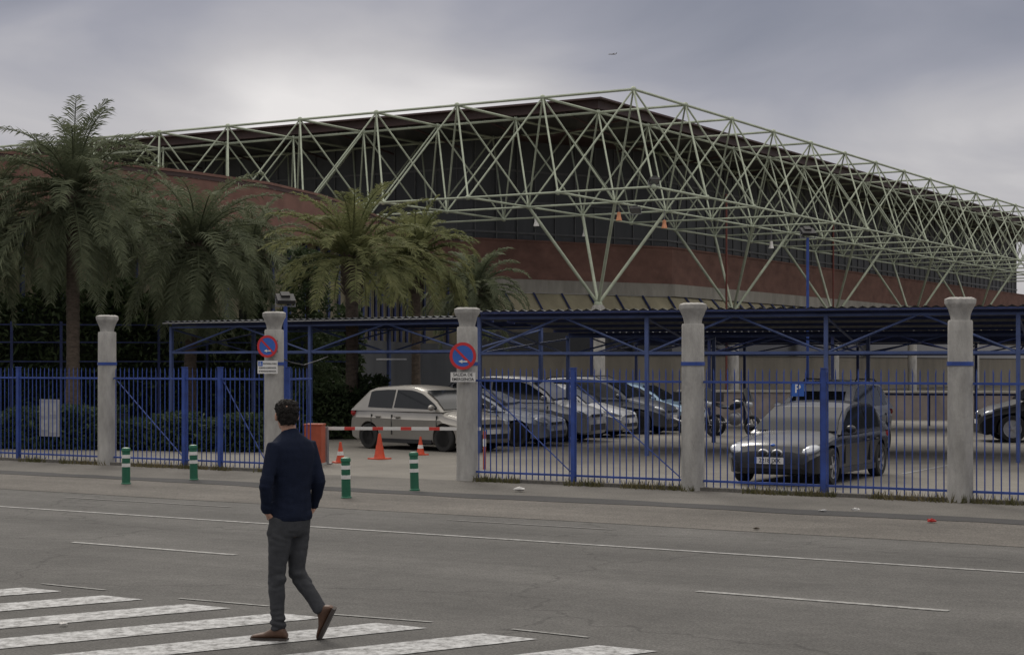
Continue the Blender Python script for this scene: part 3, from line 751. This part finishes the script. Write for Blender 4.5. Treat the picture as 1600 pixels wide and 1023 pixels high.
    def sidewin(xa,xb,s):
        mb=MB(); vs=[]; n=12
        for i in range(n+1):
            x=xa+(xb-xa)*i/n; lo=.985*k+.02*(xa-x); hi=max(lo+.01,min(zr(x)-.085*k,1.40*k))
            for q in range(4):
                z=lo+(hi-lo)*q/3; vs.append((x,s*(yw(z)+.007),z))
        mb.add(vs,[(i*4+j,i*4+j+1,(i+1)*4+j+1,(i+1)*4+j) for i in range(n) for j in range(3)]); mb.build('side_window',M['glass'],t,40)
    mid=(g1+g3)/2+.02
    for s in (-1,1):
        sidewin(mid+.03,g0-.22,s)
        if quarter:
            sidewin(g3+.38,mid-.03,s); sidewin(g3-.02,g3+.32,s)
        else: sidewin(g3+.08,mid-.03,s)
        wheel(t,xf,s*(hw-.105),wr,s); wheel(t,xr,s*(hw-.105),wr,s)
        mb=MB(); mb.ell((hl-.24,s*hw*.735,.655*k),(.20,.16,.075),14,8,Matrix.Rotation(R(-28*s),4,'Z')@Matrix.Rotation(R(18),4,'Y')); mb.build('headlight',M['lens'],t,60)
        mb=MB(); mb.ell((-hl+.13,s*hw*.80,.84*k),(.12,.13,.10),12,8); mb.build('tail_light',M['tail'],t,60)
        mb=MB(); mb.ell((xc-.22,s*(hw+.06),1.0*k),(.06,.10,.07),12,8); mb.build('mirror',paint,t,60)
        for x in (xc-.12,mid,g3+.25):
            mb=MB(); mb.box(x-.006,x+.006,min(s*(hw-.04),s*(hw+.002)),max(s*(hw-.04),s*(hw+.002)),.36*k,.82*k); mb.build('door_seam',M['black'],t)
        for x in (mid+.12,g3+.40):
            mb=MB(); mb.box(x,x+.16,min(s*(hw-.03),s*(hw+.022)),max(s*(hw-.03),s*(hw+.022)),.76*k,.785*k); mb.build('door_handle',paint,t)
        mb=MB(); ya,yb=sorted((s*(hw-.06),s*(hw+.001))); mb.box(xr+wr+.07,xf-wr-.07,ya,yb,gc+.005,gc+.10); mb.build('sill_trim',M['black'],t)
        if rails:
            mb=MB(); y=s*(yw(1.42*k)-.05); mb.path([(g1-.2,y,1.45*k),(g1-.35,y,1.53*k),(g3+.3,y,1.51*k),(g3+.1,y,1.44*k)],.018,6); mb.build('roof_rail',M['black'],t,50)
    mb=MB(); mb.box(hl-.09,hl+.004,-hw*.62,hw*.62,.30,.40*k); mb.build('lower_grille',M['black'],t)
    if kidney:
        for s in (-1,1):
            mb=MB(); mb.ell((hl-.045,s*.125,.60*k),(.05,.105,.068),16,8); q=mb.build('grille',M['rim'],t,60)
            mb=MB(); mb.ell((hl-.02,s*.125,.60*k),(.045,.085,.052),16,8); mb.build('grille_mesh',M['black'],q,60)
            mb=MB(); mb.lathe([(.055,.0),(.055,.012),(.01,.014)],c=(hl-.035,s*hw*.66,.36*k),axis='X',n=14); mb.build('fog_light',M['lens'],t,40)
        mb=MB(); mb.ell((hl-.18,0,.735*k),(.04,.045,.03),16,8); q=mb.build('badge',M['signblue'],t,60)
    else:
        mb=MB(); mb.box(hl-.12,hl-.012,-hw*.42,hw*.42,.56*k,.63*k); mb.build('grille',M['black'],t)
    mb=MB(); mb.box(hl+.005,hl+.02,-.26,.26,.405*k,.405*k+.11); p=mb.build('license_plate',M['white'],t)
    mb=MB(); mb.box(hl+.0205,hl+.022,-.26,-.22,.405*k,.405*k+.11); mb.build('plate_band',M['signblue'],p)
    if plate: text('plate_number',plate,.10,M['black'],p,(hl+.023,.015,.405*k+.055),(R(90),0,R(90)))
    return t
def paint(nm,c,metal=.4,coat=.35,rough=.32,spec=.5): return mat(nm,c,rough,metal,.06,2,coat=coat,spec=spec)
silver=paint('paint_silver',(.31,.295,.27)); black=paint('paint_black',(.016,.017,.02),0.,.25,.25,.35); grey=paint('paint_grey',(.24,.245,.255)); bluegrey=paint('paint_bluegrey',(.23,.25,.29)); dark=paint('paint_dark',(.05,.055,.065),.2,.2); lblue=paint('paint_lightblue',(.24,.34,.45)); silver2=paint('paint_lightsilver',(.55,.56,.57),.1); silver3=paint('paint_midsilver',(.36,.365,.37),.3)
car('silver beige hatchback side on behind the barrier arm',(-1.99,42.1),(.75,-.66),4.08,1.73,1.55,silver,hood=.9,rear=.6)
car('black hatchback with twin oval grille behind the right fence',(5.42,31.2),(-.49,-.87),4.24,1.75,1.40,black,hood=1.3,rear=.6,plate='2218 JXK',kidney=True,wr=.315)
car('silver estate car with roof rails just behind the black hatchback',(7.3,39.6),(-.49,-.87),4.4,1.8,1.70,silver2,hood=1.2,quarter=True,rails=True,wr=.33,gi=.22)
h=(.92,-.39)
car('blue grey saloon nearest in the row right of the exit sign pillar',(-.75,44.6),h,4.2,1.74,1.45,bluegrey,hood=1.2,rear=.8)
car('tall silver people carrier second in the row',(.25,47.2),h,4.5,1.82,1.74,silver3,hood=1.0,quarter=True)
car('silver hatchback third in the parked row',(1.45,49.8),h,4.2,1.75,1.5,silver3)
car('dark off road car with roof rails fourth in the parked row',(2.75,52.2),h,4.5,1.85,1.68,dark,hood=1.2,quarter=True,rails=True,wr=.35)
car('light blue hatchback at the far end of the parked row',(4.1,54.6),h,4.0,1.7,1.5,lblue)
car('black off road car at the right picture edge',(14.75,46.2),(-.99,.12),4.5,1.85,1.75,paint('paint_offroad_black',(.008,.008,.009),0,0,.5,.2),hood=1.1,quarter=True,wr=.36)
def moto(loc,rz,label):
    t=thing('motorcycle',label,'motorcycle',(loc[0],loc[1],0),rz,'parked motorcycles')
    for x in (-.68,.68):
        mb=MB(); n=24
        rings=[]
        for i in range(n+1):
            a=2*math.pi*i/n; c=Vector((.26*math.cos(a),0,.26*math.sin(a))); rd=c.normalized()
            rings.append([Vector((x,0,.31))+c+rd*.055*math.cos(b)+Vector((0,1,0))*.055*math.sin(b) for b in [2*math.pi*j/8 for j in range(8)]])
        mb.loft(rings,cap=False); w=mb.build('wheel',M['rubber'],t,60)
        mb=MB()
        for i in range(6): 
            a=math.pi*i/3; mb.tube((x,0,.31),(x+.24*math.cos(a),0,.31+.24*math.sin(a)),.012,5)
        mb.build('spokes',M['rim'],w)
    mb=MB(); mb.path([(.3,0,.95),(.15,0,.93),(-.1,0,.82),(-.2,0,.78)],[(.06,.05),(.14,.13),(.12,.09),(.05,.04)],12); mb.build('fuel_tank',black,t,60)
    mb=MB(); mb.path([(-.12,0,.82),(-.4,0,.82),(-.7,0,.9),(-.85,0,.93)],[(.08,.03),(.15,.05),(.13,.05),(.06,.03)],12); mb.build('seat',M['black'],t,60)
    mb=MB(); mb.ell((0,0,.5),(.26,.15,.2)); mb.build('engine',M['steel'],t,40)
    mb=MB()
    for s in (-.08,.08): mb.tube((.68,s,.31),(.42,s,1.0),.025,7)
    mb.build('fork',M['steel'],t,50)
    mb=MB(); mb.path([(.25,-.36,1.05),(.38,-.2,1.08),(.42,0,1.04),(.38,.2,1.08),(.25,.36,1.05)],.018,6); mb.build('handlebar',M['black'],t,50)
    mb=MB(); mb.ell((.55,0,.92),(.1,.11,.1)); mb.build('headlight',M['lens'],t,60)
    mb=MB(); mb.loft([[Vector((.6,-.17,1.0)),Vector((.64,0,1.0)),Vector((.6,.17,1.0))],[Vector((.42,-.14,1.35)),Vector((.46,0,1.4)),Vector((.42,.14,1.35))]],cap=False,closed=False); mb.build('windscreen',M['glass'],t)
    mb=MB(); mb.box(-1.0,-.62,-.2,.2,.98,1.26); mb.build('top_box',M['black'],t)
    mb=MB(); mb.path([(-.1,-.1,.4),(-.5,-.16,.36),(-.95,-.18,.45)],[.03,.04,.05],8); mb.build('exhaust',M['steel'],t,50)
    return t
moto((5.4,50.),R(-60),'motorcycle with windscreen at the end of the parked car row')
moto((6.4,49.5),R(-50),'second motorcycle, right of the one beside the parked cars')

# ------------------------------------------------------------ litter
def litter(px,py,s,m,lb):
    d=CH*F/(py-HZ); mb=MB(); rr=random.Random(px)
    rings=[]
    for j in range(5):
        th=math.pi*(j+.1)/4.2; rings.append([Vector((s*math.sin(th)*math.cos(a)*rr.uniform(.6,1.4),s*.6*math.sin(th)*math.sin(a)*rr.uniform(.6,1.4),s*.35*(1-math.cos(th))*rr.uniform(.7,1.2)+.012)) for a in [2*math.pi*q/7 for q in range(7)]])
    mb.loft(rings); tag(mb.build('litter',m,loc=at(px,d)),lb,'litter','litter on the ground')
litter(813,768,.10,M['white'],'crumpled white paper in front of the pillar fence bay'); litter(1285,800,.05,M['sheetw'],'small pale scrap left of the white crumpled scrap on the verge')
litter(1335,799,.06,M['white'],'white crumpled scrap below the black hatchback'); litter(1455,817,.07,M['red'],'red crumpled packet near the rightmost pillar'); litter(98,978,.04,M['white'],'tiny white scrap on the zebra crossing')
litter(1182,828,.04,M['bark'],'small brown leaf scrap on the rough verge')

# ------------------------------------------------------------ airplane
t=thing('airplane','tiny airliner flying in the sky above the roof','airplane',at(957,7000,85),R(185))
mb=MB(); mb.path([(-17,0,2),(-14,0,.8),(-8,0,0),(12,0,0),(16,0,-.3),(17.5,0,-.6)],[.4,1.2,2,2,1.3,.3],12); mb.build('fuselage',M['steel'],t,50)
for s in (-1,1):
    mb=MB(); mb.add([(4,s*1.5,-.8),(-3,s*1.5,-.8),(-7,s*17,1.5),(-4,s*17,1.5)],[(0,1,2,3)]); mb.build('wing',M['steel'],t)
mb=MB(); mb.add([(-12,0,1.5),(-17,0,1.5),(-19,0,7.5),(-16.5,0,7.5)],[(0,1,2,3)]); mb.build('tail_fin',M['steel'],t)

# ------------------------------------------------------------ walking man
man=thing('person','man in navy sweater and dark jeans walking left across the zebra crossing','person',Vector(((455-800)*13.0/F,13.0,0)))
skin=mat('skin',(.36,.20,.14),.6,0,.08,8); navy=mat('navy_knit',(.010,.014,.029),.95,0,.15,20,.3,160,spec=.12); jean=mat('dark_denim',(.045,.047,.052),.9,0,.25,9,.25,200,spec=.2); shoe=mat('brown_leather',(.085,.042,.024),.6,0,.25,12); hair=mat('dark_hair',(.012,.010,.009),.75,0,.3,60,.8,90,spec=.2); sole=mat('shoe_sole',(.06,.05,.045),.8)
fw=Vector((-.72,.69,0)).normalized(); rt=Vector((fw.y,-fw.x,0))
def ring(c,w,dp,n=20,pw=2.4,fwd=fw,right=rt):
    o=[]
    for k in range(n):
        a=2*math.pi*k/n; ca,sa=math.cos(a),math.sin(a)
        o.append(Vector(c)+right*(w*math.copysign(abs(ca)**(2/pw),ca))+fwd*(dp*math.copysign(abs(sa)**(2/pw),sa)))
    return o
def torso(mb,g):
    rr=[(.90,-.005,.160,.118),(.93,-.005,.166,.126),(1.0,-.003,.160,.120),(1.08,0,.150,.112),(1.17,0,.154,.113),(1.27,.003,.168,.118),(1.37,.006,.180,.121),(1.44,.008,.184,.114),(1.495,.006,.158,.10),(1.53,.0,.11,.08),(1.555,-.003,.075,.068)]
    mb.loft([ring((x,0,z),w+g,d+g) for z,x,w,d in rr])
sh=Vector((0.005,0,1.455))
lS=sh-rt*.168; rS=sh+rt*.168
lE=Vector((-.165,-.20,1.17)); lW=Vector((-.165,-.110,.965))
rE=Vector((.205,.08,1.19)); rW=Vector((.145,.20,.985))
def arms(mb,g):
    mb.path([lS+Vector((.04,.03,.0)),lS,lS.lerp(lE,.35),lS.lerp(lE,.75),lE,lE.lerp(lW,.4),lW],[.05+g,.060+g,.053+g,.046+g,.045+g,.042+g,.034+g],14)
    mb.path([rS-Vector((.04,.03,.0)),rS,rS.lerp(rE,.35),rS.lerp(rE,.75),rE,rE.lerp(rW,.4),rW],[.05+g,.060+g,.053+g,.046+g,.045+g,.042+g,.034+g],14)
lH=Vector((-.062,-.062,.90)); lK=Vector((-.105,-.05,.49)); lA=Vector((-.092,-.05,.085))
rH=Vector((.045,.055,.90)); rK=Vector((.035,.05,.50)); rA=Vector((.235,-.02,.215))
def legs(mb,g,cuff=0):
    for Hh,K,A in ((lH,lK,lA),(rH,rK,rA)):
        end=K.lerp(A,1-cuff)
        mb.path([Hh+Vector((0,0,.03)),Hh.lerp(K,.15),Hh.lerp(K,.5),Hh.lerp(K,.85),K,K.lerp(A,.25),K.lerp(A,.6),end],[.086+g,.089+g,.075+g,.059+g,.056+g,.056+g,.047+g,.043+g],16)
    mb.loft([ring((-.008,0,z),w+g,d+g) for z,w,d in ((.78,.10,.09),(.83,.145,.110),(.9,.156,.115),(.97,.148,.108),(1.0,.138,.102))])
def remesh(o,vox,it,fac=.5):
    m=o.modifiers.new('r','REMESH'); m.mode='VOXEL'; m.voxel_size=vox
    s=o.modifiers.new('s','SMOOTH'); s.iterations=it; s.factor=fac
    mt=o.data.materials[0]; bake(o,None)
    if not o.data.materials: o.data.materials.append(mt)
    for p in o.data.polygons: p.use_smooth=True; p.material_index=0
def wrinkle(o,amp,fx,zones):
    me=o.data; ns=[v.normal.copy() for v in me.vertices]
    for v,n in zip(me.vertices,ns):
        a=0
        for (z0,sg,k) in zones: a+=k*math.exp(-((v.co.z-z0)/sg)**2)
        c=v.co; q=abs(noise.noise(Vector((c.x*fx*.6,c.y*fx*.6,c.z*fx*1.5))))-.2
        v.co=c+n*(q*amp*(a+.25))
mb=MB(); torso(mb,-.022); arms(mb,-.018); legs(mb,-.02,0)
hf=Vector((-.35,.94,0)).normalized(); hr=Vector((hf.y,-hf.x,0)); hc=Vector((-.035,.02,1.695))
mb.path([Vector((-.005,0,1.5)),Vector((-.015,.005,1.56)),Vector((-.03,.012,1.64))],[.062,.057,.056],14)
def hring(dz,w,dp,off): return ring(hc+hf*off+Vector((0,0,dz)),w,dp,18,2.1,hf,hr)
mb.loft([hring(-.115,.03,.03,.055),hring(-.10,.05,.06,.03),hring(-.07,.062,.08,.012),hring(-.03,.07,.09,.004),hring(.01,.075,.095,0),hring(.05,.074,.094,-.004),hring(.08,.06,.078,-.008),hring(.10,.035,.045,-.01)])
mb.ell(hc+hf*.098+Vector((0,0,-.02)),(.013,.016,.024)); mb.ell(hc+hf*.085+Vector((0,0,-.06)),(.022,.012,.008))
for s in (-1,1): mb.ell(hc+hr*s*.080+Vector((0,0,-.015)),(.015,.019,.034),10,8)
def hand(mb,w,dirv,outv,thumb):
    d=dirv.normalized(); o_=outv.normalized(); nrm=d.cross(o_).normalized()
    mb.path([w-d*.02,w+d*.03,w+d*.085],[(.026,.018),(.04,.017),(.038,.014)],10)
    for i,(off,ln) in enumerate(((-.028,.07),(-.009,.078),(.010,.073),(.028,.056))):
        b=w+d*.078+o_*off; mb.path([b,b+d*ln*.5+nrm*.006,b+d*ln*.85+nrm*.02,b+d*ln*.97+nrm*.032],[.0095,.009,.008,.0065],7)
    b=w+d*.03+o_*thumb*.028; mb.path([b,b+d*.03+o_*thumb*.022,b+d*.06+o_*thumb*.028+nrm*.01],[.012,.0105,.008],7)
hand(mb,lW+Vector((0,0,-.005)),Vector((.55,.42,-.75)),fw,1)
hand(mb,rW+Vector((0,0,-.01)),Vector((-.55,-.45,-.7)),fw,1)
b=mb.build('body',skin,man); remesh(b,.006,3)
for s in (-1,1):
    MB().ell(hc+hf*.084+hr*s*.03+Vector((0,0,.0)),(.010,.010,.008)).build('eye',M['white'],man,60)
mb=MB(); torso(mb,.004); arms(mb,.004); 
mb.path([Vector((-.004,0,1.54)),Vector((-.012,.004,1.585))],[.070,.064],16)
o=mb.build('sweater',navy,man); remesh(o,.010,4); wrinkle(o,.020,9,[(1.0,.07,.9),(1.17,.05,.6)])
mb=MB()
mb.loft([ring((-.005,0,z),w,d,28) for z,w,d in ((.905,.156,.115),(.91,.166,.126),(.945,.168,.128),(.95,.16,.118))]); mb.build('sweater_hem',navy,man,60)
mb=MB(); legs(mb,.008,.0); o=mb.build('trousers',jean,man); remesh(o,.010,3); wrinkle(o,.028,12,[(.47,.06,1),(.14,.08,1.1),(.80,.05,.6)])
mb=MB()
mb.loft([hring(-.075,.050,.045,-.045),hring(-.05,.068,.060,-.037),hring(-.02,.076,.072,-.030),hring(.02,.085,.090,-.018),hring(.055,.088,.099,-.006),hring(.082,.080,.092,.0),hring(.102,.060,.070,.0),hring(.113,.03,.035,.0)])
o=mb.build('hair',hair,man); remesh(o,.006,2)
for v in o.data.vertices:
    c=v.co; v.co=c+v.normal*(.012*noise.noise(c*40)+.008*noise.noise(c*110))
def shoemesh(mb,ankle,ax,upv,L=.29,solemb=None):
    ax=ax.normalized(); sd=ax.cross(upv).normalized(); upv=sd.cross(ax).normalized()
    heel=ankle-ax*.075-upv*.085
    st=[(0,.030,.055),(.03,.037,.11),(.08,.040,.135),(.13,.041,.092),(.18,.047,.064),(.23,.046,.054),(.27,.034,.043),(.29,.015,.03)]
    rings=[];rs=[]
    for x,w,h in st:
        c=heel+ax*x; rg=[]; rg2=[]
        for k in range(14):
            a=2*math.pi*k/14; rg.append(c+sd*w*math.cos(a)+upv*(.018+max(0,(h-.018))*.5*(1+math.sin(a))))
            rg2.append(c+sd*(w+.004)*math.cos(a)+upv*(.011+.011*math.copysign(1,math.sin(a)+1e-6)))
        rings.append(rg); rs.append(rg2)
    mb.loft(rings); solemb.loft(rs)
for nm_,A,ax,upv in (('shoe',lA+Vector((0,0,.0)),Vector((-.97,.18,0)),Vector((0,0,1))),('shoe',rA,Vector((-.42,.22,-.86)),Vector((-.80,.1,.45)))):
    mb=MB(); sm=MB(); shoemesh(mb,A,ax,upv,solemb=sm)
    o=mb.build('shoe',shoe,man); remesh(o,.007,3); sm.build('sole',sole,o,50)

# ------------------------------------------------------------ camera, light, sky
cam=bpy.data.cameras.new('camera'); co=bpy.data.objects.new('camera',cam); COL.objects.link(co); scene.camera=co
co.location=(0,0,CH); co.rotation_euler=(R(90),0,0); cam.lens=F/1600*36; cam.sensor_width=36; cam.shift_y=(HZ-511.5)/1600; cam.clip_end=20000; cam.clip_start=.1
sd=Vector((-.20,.76,.60)).normalized()
su=bpy.data.lights.new('sun','SUN'); su.energy=1.25; su.angle=R(20); su.color=(1,.94,.85); so=bpy.data.objects.new('sun',su); COL.objects.link(so)
so.rotation_euler=sd.to_track_quat('Z','Y').to_euler(); so.location=(0,0,50)
w=bpy.data.worlds.new('World'); scene.world=w; w.use_nodes=True; nt=w.node_tree; N=nt.nodes; Lk=nt.links; N.clear()
out=N.new('ShaderNodeOutputWorld'); sky=N.new('ShaderNodeTexSky'); sky.sky_type='NISHITA'; sky.sun_disc=False; sky.sun_elevation=math.asin(sd.z); sky.sun_rotation=math.atan2(sd.x,sd.y); sky.dust_density=1
b1=N.new('ShaderNodeBackground'); b1.inputs[1].default_value=.08; Lk.new(sky.outputs[0],b1.inputs[0])
tc=N.new('ShaderNodeTexCoord'); sp=N.new('ShaderNodeSeparateXYZ'); Lk.new(tc.outputs['Generated'],sp.inputs[0])
def mth(op,a,b=None,c=None):
    n=N.new('ShaderNodeMath'); n.operation=op
    for i,v in enumerate((a,b,c)):
        if v is None: continue
        if isinstance(v,(int,float)): n.inputs[i].default_value=v
        else: Lk.new(v,n.inputs[i])
    return n.outputs[0]
def mrange(src,a,b_,c,d):
    n=N.new('ShaderNodeMapRange'); n.interpolation_type='SMOOTHSTEP'
    for i,v in enumerate((a,b_,c,d)): n.inputs[i+1].default_value=v
    Lk.new(src,n.inputs[0]); return n.outputs[0]
zz=mth('ADD',mth('MAXIMUM',sp.outputs['Z'],0.),.24)
cx=N.new('ShaderNodeCombineXYZ'); Lk.new(mth('DIVIDE',sp.outputs['X'],zz),cx.inputs[0]); Lk.new(mth('DIVIDE',sp.outputs['Y'],zz),cx.inputs[1]); cx.inputs[2].default_value=5.3
n1=N.new('ShaderNodeTexNoise'); n1.inputs['Scale'].default_value=1.9; n1.inputs['Detail'].default_value=6; n1.inputs['Roughness'].default_value=.45; n1.inputs['Distortion'].default_value=.5; Lk.new(cx.outputs[0],n1.inputs['Vector'])
def glow(px,py,p):
    gd=Vector((px-800,2694,HZ-py)).normalized()
    dp=N.new('ShaderNodeVectorMath'); dp.operation='DOT_PRODUCT'; Lk.new(tc.outputs['Generated'],dp.inputs[0]); dp.inputs[1].default_value=gd
    return mth('POWER',mth('MAXIMUM',dp.outputs['Value'],0.),p)
nz=mth('MULTIPLY',mth('SUBTRACT',n1.outputs['Fac'],.5),1.25)
low=mrange(sp.outputs['Z'],.10,.205,.44,.0)
tot=mth('ADD',mth('ADD',.14,nz),low)
tot=mth('ADD',tot,mth('MULTIPLY',glow(570,75,180.),.42))
tot=mth('ADD',tot,mth('MULTIPLY',glow(470,120,600.),.16))
tot=mth('ADD',tot,mth('MULTIPLY',glow(860,130,300.),.22))
rp_=N.new('ShaderNodeValToRGB'); e=rp_.color_ramp.elements; e[0].position=0; e[0].color=(.185,.198,.255,1); e[1].position=1; e[1].color=(.80,.77,.76,1)
q=e.new(.35); q.color=(.32,.322,.375,1); q=e.new(.65); q.color=(.50,.485,.505,1)
Lk.new(tot,rp_.inputs[0])
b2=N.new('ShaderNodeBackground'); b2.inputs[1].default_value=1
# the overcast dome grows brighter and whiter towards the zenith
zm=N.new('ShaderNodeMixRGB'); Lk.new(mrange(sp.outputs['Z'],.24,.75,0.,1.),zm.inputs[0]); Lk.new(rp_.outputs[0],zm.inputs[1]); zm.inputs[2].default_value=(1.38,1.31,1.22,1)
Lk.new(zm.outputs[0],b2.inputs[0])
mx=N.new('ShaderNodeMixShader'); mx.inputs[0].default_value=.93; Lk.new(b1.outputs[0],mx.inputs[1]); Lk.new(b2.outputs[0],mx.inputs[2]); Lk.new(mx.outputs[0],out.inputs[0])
scene.view_settings.view_transform='Standard'; scene.view_settings.look='None'; scene.view_settings.exposure=0
